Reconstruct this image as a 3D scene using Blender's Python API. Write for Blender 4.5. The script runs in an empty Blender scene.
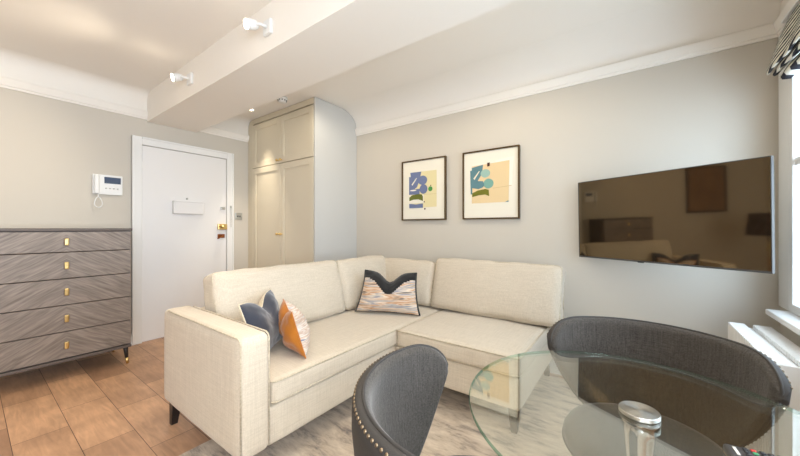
import bpy, bmesh, math, random
from mathutils import Vector, Matrix, noise
from math import pi, sin, cos, radians as R

random.seed(4)
scene = bpy.context.scene
COL = scene.collection
H = 1.17                       # camera height

# ------------------------------------------------------------------ materials
def new_mat(name):
    m = bpy.data.materials.new(name); m.use_nodes = True
    nt = m.node_tree
    return m, nt, nt.nodes['Principled BSDF']

def srgb(r, g, b):
    def f(c):
        c /= 255.0
        return c / 12.92 if c <= .04045 else ((c + .055) / 1.055) ** 2.4
    return (f(r), f(g), f(b), 1)

def plain(name, col, rough=.6, metal=0, bump=0, bscale=200, spec=.5, var=0, vscale=3, sheen=0):
    m, nt, b = new_mat(name)
    b.inputs['Base Color'].default_value = col
    b.inputs['Roughness'].default_value = rough
    b.inputs['Metallic'].default_value = metal
    b.inputs['Specular IOR Level'].default_value = spec
    if sheen:
        b.inputs['Sheen Weight'].default_value = sheen
    tc = nt.nodes.new('ShaderNodeTexCoord')
    if bump:
        n = nt.nodes.new('ShaderNodeTexNoise'); n.inputs['Scale'].default_value = bscale
        n.inputs['Detail'].default_value = 3
        bp = nt.nodes.new('ShaderNodeBump'); bp.inputs['Strength'].default_value = bump
        bp.inputs['Distance'].default_value = .002
        nt.links.new(tc.outputs['Object'], n.inputs['Vector'])
        nt.links.new(n.outputs['Fac'], bp.inputs['Height'])
        nt.links.new(bp.outputs['Normal'], b.inputs['Normal'])
    if var:
        n = nt.nodes.new('ShaderNodeTexNoise'); n.inputs['Scale'].default_value = vscale
        n.inputs['Detail'].default_value = 4
        mx = nt.nodes.new('ShaderNodeMix'); mx.data_type = 'RGBA'
        mx.inputs['A'].default_value = tuple(c * (1 - var) for c in col[:3]) + (1,)
        mx.inputs['B'].default_value = tuple(min(1, c * (1 + var)) for c in col[:3]) + (1,)
        nt.links.new(tc.outputs['Object'], n.inputs['Vector'])
        nt.links.new(n.outputs['Fac'], mx.inputs['Factor'])
        nt.links.new(mx.outputs['Result'], b.inputs['Base Color'])
    return m

def weave(name, c1, c2, fine=700, slub=60, rough=.9, bump=.5, sheen=.2, lo=.35, hi=.65):
    """woven cloth: thread streaks along each object axis"""
    m, nt, b = new_mat(name)
    L = nt.links
    tc = nt.nodes.new('ShaderNodeTexCoord')
    fac = []
    for sc in ((slub * .07, slub * 2.2, slub * 2.2), (slub * 2.2, slub * .07, slub * 2.2), (slub * 2.2, slub * 2.2, slub * .07)):
        mp = nt.nodes.new('ShaderNodeMapping'); mp.inputs['Scale'].default_value = sc
        n = nt.nodes.new('ShaderNodeTexNoise'); n.inputs['Scale'].default_value = 1; n.inputs['Detail'].default_value = 2
        L.new(tc.outputs['Object'], mp.inputs['Vector']); L.new(mp.outputs['Vector'], n.inputs['Vector'])
        fac.append(n.outputs['Fac'])
    a = nt.nodes.new('ShaderNodeMath'); a.operation = 'ADD'; L.new(fac[0], a.inputs[0]); L.new(fac[1], a.inputs[1])
    a2 = nt.nodes.new('ShaderNodeMath'); a2.operation = 'ADD'; L.new(a.outputs[0], a2.inputs[0]); L.new(fac[2], a2.inputs[1])
    mr = nt.nodes.new('ShaderNodeMapRange'); mr.inputs['From Min'].default_value = lo * 3; mr.inputs['From Max'].default_value = hi * 3
    L.new(a2.outputs[0], mr.inputs['Value'])
    mx = nt.nodes.new('ShaderNodeMix'); mx.data_type = 'RGBA'
    mx.inputs['A'].default_value = c1; mx.inputs['B'].default_value = c2
    L.new(mr.outputs['Result'], mx.inputs['Factor']); L.new(mx.outputs['Result'], b.inputs['Base Color'])
    bp = nt.nodes.new('ShaderNodeBump'); bp.inputs['Strength'].default_value = bump; bp.inputs['Distance'].default_value = .0015
    L.new(mr.outputs['Result'], bp.inputs['Height']); L.new(bp.outputs['Normal'], b.inputs['Normal'])
    b.inputs['Roughness'].default_value = rough
    b.inputs['Sheen Weight'].default_value = sheen
    b.inputs['Specular IOR Level'].default_value = .2
    return m

def schlick(nt, ior):
    L = nt.links; f0 = ((ior - 1) / (ior + 1)) ** 2
    ge = nt.nodes.new('ShaderNodeNewGeometry')
    dt = nt.nodes.new('ShaderNodeVectorMath'); dt.operation = 'DOT_PRODUCT'
    L.new(ge.outputs['Incoming'], dt.inputs[0]); L.new(ge.outputs['Normal'], dt.inputs[1])
    ab = nt.nodes.new('ShaderNodeMath'); ab.operation = 'ABSOLUTE'; L.new(dt.outputs['Value'], ab.inputs[0])
    om = nt.nodes.new('ShaderNodeMath'); om.operation = 'SUBTRACT'; om.inputs[0].default_value = 1; om.use_clamp = True; L.new(ab.outputs[0], om.inputs[1])
    pw = nt.nodes.new('ShaderNodeMath'); pw.operation = 'POWER'; pw.inputs[1].default_value = 5; L.new(om.outputs[0], pw.inputs[0])
    ma = nt.nodes.new('ShaderNodeMath'); ma.operation = 'MULTIPLY_ADD'; ma.inputs[1].default_value = 1 - f0; ma.inputs[2].default_value = f0
    L.new(pw.outputs[0], ma.inputs[0])
    return ma.outputs[0]

def glass(name, ior=1.5, tint=(1, 1, 1, 1), rough=0.0, refl=(1, 1, 1, 1)):
    m = bpy.data.materials.new(name); m.use_nodes = True
    nt = m.node_tree; nt.nodes.clear(); L = nt.links
    out = nt.nodes.new('ShaderNodeOutputMaterial')
    tr = nt.nodes.new('ShaderNodeBsdfTransparent'); tr.inputs['Color'].default_value = tint
    gl = nt.nodes.new('ShaderNodeBsdfGlossy'); gl.inputs['Roughness'].default_value = rough
    gl.inputs['Color'].default_value = refl
    mx = nt.nodes.new('ShaderNodeMixShader')
    L.new(schlick(nt, ior), mx.inputs[0]); L.new(tr.outputs[0], mx.inputs[1]); L.new(gl.outputs[0], mx.inputs[2])
    L.new(mx.outputs[0], out.inputs['Surface'])
    return m

def emit(name, col, s):
    m, nt, b = new_mat(name)
    b.inputs['Base Color'].default_value = (.9, .9, .9, 1)
    b.inputs['Emission Color'].default_value = col
    b.inputs['Emission Strength'].default_value = s
    return m

M = {}
M['wall'] = plain('wall_paint', srgb(210, 203, 191), .85, bump=.05, bscale=120, spec=.25)
M['ceil'] = plain('ceiling_paint', srgb(246, 241, 233), .9, bump=.05, bscale=90, spec=.2)
M['white'] = plain('white_gloss_paint', srgb(240, 239, 236), .4, bump=.03, bscale=40)
M['door'] = plain('door_paint', srgb(238, 236, 234), .38, bump=.04, bscale=25)
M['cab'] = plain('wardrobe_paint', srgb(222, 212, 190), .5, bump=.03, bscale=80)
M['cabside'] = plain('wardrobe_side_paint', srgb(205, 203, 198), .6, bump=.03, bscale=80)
M['plastic'] = plain('white_plastic', srgb(238, 238, 236), .35)
M['screen'] = plain('lcd_glass', srgb(70, 82, 105), .15)
M['brass'] = plain('brass', srgb(226, 196, 132), .28, 1)
M['oldbrass'] = plain('aged_brass', srgb(150, 90, 50), .35, 1)
M['chrome'] = plain('chrome', srgb(215, 215, 215), .12, 1)
M['steel'] = plain('brushed_steel', srgb(190, 190, 186), .3, 1)
M['dark'] = plain('dark_wood_leg', srgb(38, 32, 30), .4)
M['black'] = plain('black_plastic', srgb(22, 22, 24), .35)
M['shade'] = plain('dark_shade', srgb(60, 42, 32), .8)
M['bezel'] = plain('tv_bezel', srgb(70, 68, 66), .5)
M['rad'] = plain('radiator_enamel', srgb(240, 240, 238), .35)
M['stud'] = plain('antique_nailhead', srgb(140, 124, 102), .4, 1)
M['frame'] = plain('bronze_frame', srgb(88, 68, 38), .35, .5)
M['mat'] = plain('art_mount_board', srgb(240, 234, 218), .8)
M['sofa'] = weave('oatmeal_linen', srgb(180, 166, 145), srgb(224, 211, 192), slub=100, lo=.14, hi=.72, bump=.35)
M['sofapipe'] = weave('oatmeal_piping', srgb(176, 162, 138), srgb(216, 203, 180), slub=45)
M['chair'] = weave('charcoal_cloth', srgb(50, 46, 42), srgb(84, 79, 74), slub=110, bump=.35, lo=.35, hi=.65, sheen=.25)
M['chairrim'] = plain('charcoal_rim', srgb(56, 53, 51), .7, bump=.3, bscale=400)
M['navy'] = plain('navy_velvet', srgb(42, 46, 60), .75, bump=.3, bscale=60, sheen=.6, var=.18, vscale=12)
M['blackvelvet'] = plain('black_velvet', srgb(13, 12, 13), .8, bump=.2, bscale=60, sheen=.3)
M['orange'] = plain('orange_satin', srgb(188, 112, 20), .45, bump=.4, bscale=30, sheen=.3, var=.12, vscale=14)
M['beige'] = weave('beige_cushion_back', srgb(205, 188, 160), srgb(230, 216, 190), slub=60)
M['remote'] = plain('remote_case', srgb(58, 56, 56), .35)
M['remoteside'] = plain('remote_side', srgb(150, 130, 95), .4)
M['btn'] = plain('button_black', srgb(22, 22, 26), .4)
M['btnred'] = plain('button_red', srgb(190, 50, 45), .4)
M['btngreen'] = plain('button_green', srgb(60, 150, 100), .4)
M['label'] = plain('silver_badge', srgb(215, 212, 205), .4)
M['glass_table'] = glass('table_glass', 2.5, (.965, .985, .965, 1), refl=(1, .985, .93, 1))
M['glass_edge'] = glass('table_glass_edge', 1.6, (.42, .66, .57, 1), .05)
M['glass_window'] = glass('window_glass', 1.45)
M['spot_lens'] = emit('spot_lens', (1, .86, .62, 1), 30)
M['down_lens'] = emit('downlight_lens', (1, .86, .62, 1), 20)

def stripes(name, cols, scale, axis=2, distort=.6, rough=.8):
    """irregular woven stripes stacked along one axis"""
    m, nt, b = new_mat(name); L = nt.links
    tc = nt.nodes.new('ShaderNodeTexCoord')
    mp = nt.nodes.new('ShaderNodeMapping'); s = [scale * .06] * 3; s[axis] = scale
    mp.inputs['Scale'].default_value = s
    n = nt.nodes.new('ShaderNodeTexNoise'); n.inputs['Scale'].default_value = 1; n.inputs['Detail'].default_value = 3
    n.inputs['Distortion'].default_value = distort
    cr = nt.nodes.new('ShaderNodeValToRGB'); cr.color_ramp.elements.remove(cr.color_ramp.elements[0])
    k = len(cols)
    for i, c in enumerate(cols):
        p = .3 + .4 * i / (k - 1)
        if i == 0:
            e = cr.color_ramp.elements[0]; e.position = p
        else:
            e = cr.color_ramp.elements.new(p)
        e.color = c
    L.new(tc.outputs['Object'], mp.inputs['Vector']); L.new(mp.outputs['Vector'], n.inputs['Vector'])
    L.new(n.outputs['Fac'], cr.inputs['Fac']); L.new(cr.outputs['Color'], b.inputs['Base Color'])
    b.inputs['Roughness'].default_value = rough
    return m
M['stripe'] = stripes('striped_weave', [srgb(84, 80, 86), srgb(214, 190, 165), srgb(190, 140, 100), srgb(226, 208, 186), srgb(140, 142, 152), srgb(220, 196, 170), srgb(70, 62, 60)], 48)
M['stripe2'] = stripes('blue_striped_weave', [srgb(120, 125, 145), srgb(228, 215, 200), srgb(190, 160, 140), srgb(225, 218, 210), srgb(110, 115, 135)], 90)
M['pale_ticking'] = M['stripe2']

# Roman blind cloth: black hatching on cream
def blind_mat():
    m, nt, b = new_mat('blind_cloth'); L = nt.links
    tc = nt.nodes.new('ShaderNodeTexCoord')
    mp = nt.nodes.new('ShaderNodeMapping'); mp.inputs['Scale'].default_value = (1, 1, 1)
    mp.inputs['Rotation'].default_value = (R(14), 0, 0)
    w = nt.nodes.new('ShaderNodeTexWave'); w.bands_direction = 'Z'; w.inputs['Scale'].default_value = 9.5
    w.inputs['Distortion'].default_value = .6; w.inputs['Detail'].default_value = 1; w.inputs['Detail Scale'].default_value = .5
    mp2 = nt.nodes.new('ShaderNodeMapping'); mp2.inputs['Scale'].default_value = (12, 10, 16)
    n = nt.nodes.new('ShaderNodeTexNoise'); n.inputs['Scale'].default_value = 1; n.inputs['Detail'].default_value = 1
    ad = nt.nodes.new('ShaderNodeMath'); ad.operation = 'MULTIPLY_ADD'; ad.inputs[1].default_value = .7
    cr = nt.nodes.new('ShaderNodeValToRGB')
    cr.color_ramp.elements[0].position = .82; cr.color_ramp.elements[0].color = srgb(24, 24, 36)
    cr.color_ramp.elements[1].position = .92; cr.color_ramp.elements[1].color = srgb(226, 220, 205)
    L.new(tc.outputs['Object'], mp.inputs['Vector']); L.new(mp.outputs['Vector'], w.inputs['Vector'])
    L.new(tc.outputs['Object'], mp2.inputs['Vector']); L.new(mp2.outputs['Vector'], n.inputs['Vector'])
    L.new(n.outputs['Fac'], ad.inputs[0]); L.new(w.outputs['Fac'], ad.inputs[2])
    L.new(ad.outputs[0], cr.inputs['Fac']); L.new(cr.outputs['Color'], b.inputs['Base Color'])
    b.inputs['Roughness'].default_value = .9
    return m
M['blind'] = blind_mat()

def floor_mat():
    m, nt, b = new_mat('brown_wood_tiles'); L = nt.links
    tc = nt.nodes.new('ShaderNodeTexCoord')
    mp = nt.nodes.new('ShaderNodeMapping'); mp.inputs['Location'].default_value = (.21, .07, 0)
    br = nt.nodes.new('ShaderNodeTexBrick')
    br.inputs['Scale'].default_value = 1; br.inputs['Brick Width'].default_value = .62; br.inputs['Row Height'].default_value = .218
    br.inputs['Mortar Size'].default_value = .0016; br.inputs['Mortar Smooth'].default_value = .1
    br.offset = .42
    br.inputs['Color1'].default_value = srgb(198, 156, 122); br.inputs['Color2'].default_value = srgb(156, 120, 94)
    br.inputs['Mortar'].default_value = srgb(82, 60, 46)
    L.new(tc.outputs['Object'], mp.inputs['Vector']); L.new(mp.outputs['Vector'], br.inputs['Vector'])
    mp2 = nt.nodes.new('ShaderNodeMapping'); mp2.inputs['Scale'].default_value = (3, 22, 1)
    n = nt.nodes.new('ShaderNodeTexNoise'); n.inputs['Scale'].default_value = 1.3; n.inputs['Detail'].default_value = 6
    n.inputs['Distortion'].default_value = 1.5
    L.new(tc.outputs['Object'], mp2.inputs['Vector']); L.new(mp2.outputs['Vector'], n.inputs['Vector'])
    n2 = nt.nodes.new('ShaderNodeTexNoise'); n2.inputs['Scale'].default_value = 5; n2.inputs['Detail'].default_value = 4
    L.new(tc.outputs['Object'], n2.inputs['Vector'])
    mr = nt.nodes.new('ShaderNodeMapRange'); mr.inputs['From Min'].default_value = .3; mr.inputs['From Max'].default_value = .7
    mr.inputs['To Min'].default_value = .84; mr.inputs['To Max'].default_value = 1.12
    L.new(n.outputs['Fac'], mr.inputs['Value'])
    mr2 = nt.nodes.new('ShaderNodeMapRange'); mr2.inputs['From Min'].default_value = .3; mr2.inputs['From Max'].default_value = .7
    mr2.inputs['To Min'].default_value = .82; mr2.inputs['To Max'].default_value = 1.14
    L.new(n2.outputs['Fac'], mr2.inputs['Value'])
    mu = nt.nodes.new('ShaderNodeMath'); mu.operation = 'MULTIPLY'
    L.new(mr.outputs['Result'], mu.inputs[0]); L.new(mr2.outputs['Result'], mu.inputs[1])
    vm = nt.nodes.new('ShaderNodeVectorMath'); vm.operation = 'SCALE'
    L.new(br.outputs['Color'], vm.inputs[0]); L.new(mu.outputs[0], vm.inputs['Scale'])
    L.new(vm.outputs['Vector'], b.inputs['Base Color'])
    b.inputs['Roughness'].default_value = .42
    bp = nt.nodes.new('ShaderNodeBump'); bp.inputs['Strength'].default_value = .15; bp.inputs['Distance'].default_value = .002
    L.new(mr.outputs['Result'], bp.inputs['Height']); L.new(bp.outputs['Normal'], b.inputs['Normal'])
    return m
M['floor'] = floor_mat()

def rug_mat():
    m, nt, b = new_mat('distressed_rug'); L = nt.links
    tc = nt.nodes.new('ShaderNodeTexCoord')
    mp = nt.nodes.new('ShaderNodeMapping'); mp.inputs['Scale'].default_value = (3, 10, 1)
    n = nt.nodes.new('ShaderNodeTexNoise'); n.inputs['Scale'].default_value = 1.2; n.inputs['Detail'].default_value = 8
    n.inputs['Roughness'].default_value = .72; n.inputs['Distortion'].default_value = .25
    L.new(tc.outputs['Object'], mp.inputs['Vector']); L.new(mp.outputs['Vector'], n.inputs['Vector'])
    cr = nt.nodes.new('ShaderNodeValToRGB')
    cr.color_ramp.elements[0].position = .36; cr.color_ramp.elements[0].color = srgb(118, 108, 102)
    cr.color_ramp.elements[1].position = .62; cr.color_ramp.elements[1].color = srgb(214, 198, 178)
    e = cr.color_ramp.elements.new(.47); e.color = srgb(186, 168, 148)
    L.new(n.outputs['Fac'], cr.inputs['Fac']); L.new(cr.outputs['Color'], b.inputs['Base Color'])
    b.inputs['Roughness'].default_value = .8; b.inputs['Sheen Weight'].default_value = .3
    n2 = nt.nodes.new('ShaderNodeTexNoise'); n2.inputs['Scale'].default_value = 300
    bp = nt.nodes.new('ShaderNodeBump'); bp.inputs['Strength'].default_value = .4; bp.inputs['Distance'].default_value = .003
    L.new(tc.outputs['Object'], n2.inputs['Vector']); L.new(n2.outputs['Fac'], bp.inputs['Height'])
    L.new(bp.outputs['Normal'], b.inputs['Normal'])
    return m
M['rug'] = rug_mat()

def veneer_mat():
    """grey-brown bookmatched veneer: grain fans out as a V from the centre line"""
    m, nt, b = new_mat('chevron_veneer'); L = nt.links
    tc = nt.nodes.new('ShaderNodeTexCoord'); sp = nt.nodes.new('ShaderNodeSeparateXYZ')
    L.new(tc.outputs['Object'], sp.inputs[0])
    ab = nt.nodes.new('ShaderNodeMath'); ab.operation = 'ABSOLUTE'; L.new(sp.outputs['Y'], ab.inputs[0])
    # across grain coordinate = z + k*|y| , along = |y| - z
    m1 = nt.nodes.new('ShaderNodeMath'); m1.operation = 'MULTIPLY_ADD'; m1.inputs[1].default_value = .62
    L.new(ab.outputs[0], m1.inputs[0]); L.new(sp.outputs['Z'], m1.inputs[2])
    m2 = nt.nodes.new('ShaderNodeMath'); m2.operation = 'MULTIPLY_ADD'; m2.inputs[1].default_value = -.62
    L.new(sp.outputs['Z'], m2.inputs[0]); L.new(ab.outputs[0], m2.inputs[2])
    a = nt.nodes.new('ShaderNodeMath'); a.operation = 'MULTIPLY'; a.inputs[1].default_value = 55; L.new(m1.outputs[0], a.inputs[0])
    c = nt.nodes.new('ShaderNodeMath'); c.operation = 'MULTIPLY'; c.inputs[1].default_value = 5; L.new(m2.outputs[0], c.inputs[0])
    cb = nt.nodes.new('ShaderNodeCombineXYZ'); L.new(a.outputs[0], cb.inputs[0]); L.new(c.outputs[0], cb.inputs[1])
    n = nt.nodes.new('ShaderNodeTexNoise'); n.inputs['Scale'].default_value = 1; n.inputs['Detail'].default_value = 5
    n.inputs['Distortion'].default_value = .7
    L.new(cb.outputs[0], n.inputs['Vector'])
    cr = nt.nodes.new('ShaderNodeValToRGB')
    cr.color_ramp.elements[0].position = .32; cr.color_ramp.elements[0].color = srgb(108, 97, 89)
    cr.color_ramp.elements[1].position = .68; cr.color_ramp.elements[1].color = srgb(146, 134, 124)
    L.new(n.outputs['Fac'], cr.inputs['Fac']); L.new(cr.outputs['Color'], b.inputs['Base Color'])
    b.inputs['Roughness'].default_value = .42
    return m
M['veneer'] = veneer_mat()
M['casewood'] = plain('grey_brown_case', srgb(92, 82, 76), .45, bump=.1, bscale=60, var=.1, vscale=20)

def disc_mat():
    """radially brushed steel cap"""
    m, nt, b = new_mat('radial_brushed_steel'); L = nt.links
    tc = nt.nodes.new('ShaderNodeTexCoord'); sp = nt.nodes.new('ShaderNodeSeparateXYZ'); L.new(tc.outputs['Object'], sp.inputs[0])
    at = nt.nodes.new('ShaderNodeMath'); at.operation = 'ARCTAN2'; L.new(sp.outputs['Y'], at.inputs[0]); L.new(sp.outputs['X'], at.inputs[1])
    mu = nt.nodes.new('ShaderNodeMath'); mu.operation = 'MULTIPLY'; mu.inputs[1].default_value = 90; L.new(at.outputs[0], mu.inputs[0])
    n = nt.nodes.new('ShaderNodeTexNoise'); n.noise_dimensions = '1D'; n.inputs['Scale'].default_value = 1; L.new(mu.outputs[0], n.inputs['W'])
    bp = nt.nodes.new('ShaderNodeBump'); bp.inputs['Strength'].default_value = .25; bp.inputs['Distance'].default_value = .001
    L.new(n.outputs['Fac'], bp.inputs['Height']); L.new(bp.outputs['Normal'], b.inputs['Normal'])
    b.inputs['Base Color'].default_value = srgb(205, 204, 198); b.inputs['Metallic'].default_value = 1
    b.inputs['Roughness'].default_value = .28; b.inputs['Anisotropic'].default_value = .9; b.inputs['Anisotropic Rotation'].default_value = .25
    tg = nt.nodes.new('ShaderNodeTangent'); tg.direction_type = 'RADIAL'; tg.axis = 'Z'
    L.new(tg.outputs[0], b.inputs['Tangent'])
    return m
M['disc'] = disc_mat()

def tv_mat():
    m, nt, b = new_mat('tv_screen_glass')
    nt.nodes.clear(); L = nt.links
    out = nt.nodes.new('ShaderNodeOutputMaterial')
    d = nt.nodes.new('ShaderNodeBsdfDiffuse'); d.inputs['Color'].default_value = srgb(24, 20, 16)
    g = nt.nodes.new('ShaderNodeBsdfGlossy'); g.inputs['Roughness'].default_value = .045
    g.inputs['Color'].default_value = (.95, .72, .44, 1)
    mx = nt.nodes.new('ShaderNodeMixShader')
    L.new(schlick(nt, 2.2), mx.inputs[0]); L.new(d.outputs[0], mx.inputs[1]); L.new(g.outputs[0], mx.inputs[2])
    L.new(mx.outputs[0], out.inputs['Surface'])
    return m
M['tv'] = tv_mat()

# ------------------------------------------------------------------ helpers
def bx(bm, x0, x1, y0, y1, z0, z1, bev=0, seg=2, mat=0):
    r = bmesh.ops.create_cube(bm, size=1)
    vs = r['verts']
    for v in vs:
        v.co = Vector(((x0 + x1) / 2 + v.co.x * (x1 - x0), (y0 + y1) / 2 + v.co.y * (y1 - y0), (z0 + z1) / 2 + v.co.z * (z1 - z0)))
    fs = {f for v in vs for f in v.link_faces}
    for f in fs: f.material_index = mat
    if bev:
        es = {e for v in vs for e in v.link_edges}
        bmesh.ops.bevel(bm, geom=list(es), offset=bev, segments=seg, profile=.5, affect='EDGES')
    return bm

def lathe(bm, prof, cx=0, cy=0, n=40, mat=0, M4=None):
    """prof: list of (r, z) revolved about z"""
    rings = []
    for r, z in prof:
        if r < 1e-6:
            rings.append([bm.verts.new((cx, cy, z))])
        else:
            rings.append([bm.verts.new((cx + r * cos(2 * pi * i / n), cy + r * sin(2 * pi * i / n), z)) for i in range(n)])
    newf = []
    for a, b in zip(rings, rings[1:]):
        for i in range(n):
            j = (i + 1) % n
            if len(a) == 1 and len(b) == 1: continue
            if len(a) == 1: newf.append(bm.faces.new((a[0], b[j], b[i])))
            elif len(b) == 1: newf.append(bm.faces.new((a[i], a[j], b[0])))
            else: newf.append(bm.faces.new((a[i], a[j], b[j], b[i])))
    for f in newf: f.material_index = mat; f.smooth = True
    if M4 is not None:
        for ring in rings:
            for v in ring: v.co = M4 @ v.co
    return bm

def tube(bm, pts, r, n=8, closed=False, mat=0):
    pts = [Vector(p) for p in pts]
    rr = r if isinstance(r, (list, tuple)) else [r] * len(pts)
    N = len(pts); rings = []
    up = None
    for i, p in enumerate(pts):
        if closed: t = pts[(i + 1) % N] - pts[i - 1]
        else: t = pts[min(i + 1, N - 1)] - pts[max(i - 1, 0)]
        if t.length < 1e-9: t = Vector((0, 0, 1))
        t.normalize()
        if up is None:
            up = Vector((0, 0, 1)) if abs(t.z) < .9 else Vector((1, 0, 0))
        s = t.cross(up)
        if s.length < 1e-4: s = t.cross(Vector((.3, 1, .2)))
        s.normalize(); up = s.cross(t).normalized()
        rings.append([bm.verts.new(p + rr[i] * (cos(2 * pi * k / n) * s + sin(2 * pi * k / n) * up)) for k in range(n)])
    rng = range(N) if closed else range(N - 1)
    for i in rng:
        a, b = rings[i], rings[(i + 1) % N]
        off = 0
        if closed and i == N - 1:
            off = min(range(n), key=lambda o: (a[0].co - b[o].co).length)
        for k in range(n):
            f = bm.faces.new((a[k], a[(k + 1) % n], b[(k + 1 + off) % n], b[(k + off) % n])); f.smooth = True; f.material_index = mat
    if not closed:
        for ring in (rings[0], rings[-1]):
            f = bm.faces.new(ring); f.material_index = mat
    return bm

def prism(bm, poly, axis, a, b, mat=0):
    """poly of 2D points, extruded along axis from a to b"""
    def mk(p, t):
        if axis == 'x': return (t, p[0], p[1])
        if axis == 'y': return (p[0], t, p[1])
        return (p[0], p[1], t)
    A = [bm.verts.new(mk(p, a)) for p in poly]; B = [bm.verts.new(mk(p, b)) for p in poly]
    fs = [bm.faces.new(A), bm.faces.new(B[::-1])]
    n = len(poly)
    for i in range(n):
        fs.append(bm.faces.new((A[i], B[i], B[(i + 1) % n], A[(i + 1) % n])))
    for f in fs: f.material_index = mat
    return bm

ROOT = {}
def root_matrix(o):
    while o.parent is not None: o = o.parent
    return Matrix.Translation(o.location) @ Matrix.Rotation(o.rotation_euler.z, 4, 'Z')

def obj(name, bm, mats, parent=None, world=False, smooth=None, loc=None):
    """link one bmesh as one object. world=True: vertices are room coordinates"""
    bmesh.ops.recalc_face_normals(bm, faces=bm.faces)
    me = bpy.data.meshes.new(name)
    if parent is not None and world:
        bm.transform(root_matrix(parent).inverted())
    if parent is None and loc is not None:
        bm.transform(Matrix.Translation(loc).inverted())
    if smooth is not None:
        for f in bm.faces: f.smooth = smooth
    bm.to_mesh(me); bm.free()
    for m in (mats if isinstance(mats, (list, tuple)) else [mats]): me.materials.append(m)
    o = bpy.data.objects.new(name, me); COL.objects.link(o)
    if parent is not None: o.parent = parent
    elif loc is not None: o.location = loc
    if smooth:
        try:
            me.set_sharp_from_angle(angle=R(50))
        except Exception: pass
    return o

def thing(name, label, cat, loc=(0, 0, 0), rotz=0, group=None):
    o = bpy.data.objects.new(name, None); COL.objects.link(o)
    o.empty_display_size = .1
    o.location = loc; o.rotation_euler = (0, 0, rotz)
    o['label'] = label; o['category'] = cat
    if group: o['group'] = group
    return o

def tag(o, label, cat, group=None):
    o['label'] = label; o['category'] = cat
    if group: o['group'] = group
    return o

def struct(name, bm, m, parent=None, smooth=None):
    o = obj(name, bm, m, parent, smooth=smooth)
    o['kind'] = 'structure'
    return o

def copy_tree(o, parent=None):
    c = o.copy(); COL.objects.link(c)
    if parent is not None: c.parent = parent
    for ch in list(o.children): copy_tree(ch, c)
    return c

def NB(): return bmesh.new()

# ------------------------------------------------------------------ room shell
XL, XR, YB, YF, ZC = -4.04, .70, 2.81, -2.2, 2.56
struct('floor', bx(NB(), XL - .15, XR + .3, YF - .15, YB + .15, -.1, 0), M['floor'])
struct('ceiling', bx(NB(), XL - .15, XR + .3, YF - .15, YB + .15, ZC, ZC + .1), M['ceil'])
# wall with the entrance door (opening y 1.06..1.93)
DY0, DY1, DZ = 1.065, 1.905, 2.018
b = NB()
bx(b, XL - .15, XL, YF, DY0, 0, ZC); bx(b, XL - .15, XL, DY1, YB, 0, ZC); bx(b, XL - .15, XL, DY0, DY1, DZ, ZC)
struct('wall_left', b, M['wall'])
struct('wall_back', bx(NB(), XL - .15, XR + .3, YB, YB + .15, 0, ZC), M['wall'])
struct('wall_front', bx(NB(), XL - .15, XR + .3, YF - .15, YF, 0, ZC), M['wall'])
# window wall
WZ0, WZ1 = .72, 2.24
W1 = (.95, 2.63); WFILL = (-1.5, .35)  # second opening is unseen, added to brighten the room
b = NB()
bx(b, XR, XR + .3, W1[1], YB, 0, ZC); bx(b, XR, XR + .3, WFILL[1], W1[0], 0, ZC); bx(b, XR, XR + .3, YF, WFILL[0], 0, ZC)
for w in (W1, WFILL):
    bx(b, XR, XR + .3, w[0], w[1], 0, WZ0 - .03); bx(b, XR, XR + .3, w[0], w[1], WZ1, ZC)
struct('wall_right', b, M['wall'])
for i, w in enumerate((W1, WFILL)):
    b = NB(); x0, x1 = XR - .014, XR + .04
    bx(b, x0, x1, w[0], w[0] + .04, WZ0, WZ1, .004); bx(b, x0, x1, w[1] - .04, w[1], WZ0, WZ1, .004)
    bx(b, x0, x1, w[0] + .04, w[1] - .04, WZ0, WZ0 + .045, .004); bx(b, x0, x1, w[0] + .04, w[1] - .04, WZ1 - .07, WZ1, .004)
    mid = (w[0] + w[1]) / 2
    bx(b, x0, x1, mid - .03, mid + .03, WZ0 + .055, WZ1 - .07, .004)
    bx(b, x0 + .01, x1 - .01, w[0] + .04, mid - .03, 1.5, 1.54, .004); bx(b, x0 + .01, x1 - .01, mid + .03, w[1] - .04, 1.5, 1.54, .004)
    wf = struct('window_%d' % (i + 1), b, M['white'])  # the second frame is an added, unseen window for fill light
    g = obj('window_pane', bx(NB(), XR - .008, XR - .003, w[0] + .035, w[1] - .035, WZ0 + .04, WZ1 - .05), M['glass_window'], wf)
    # projecting sill board
    s = NB(); bx(s, .60, XR + .3, w[0] - .03, w[1] + .005, WZ0 - .03, WZ0, .006)
    struct('trim_%d' % (i + 1), s, M['white'])
struct('trim_11', bx(NB(), XR - .014, XR, W1[1], 2.785, WZ0, 2.28, .003), M['white'])
# boxed beam
struct('trim_3', bx(NB(), XL, XR, 1.11, 1.566, 2.265, ZC), M['ceil'])

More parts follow.
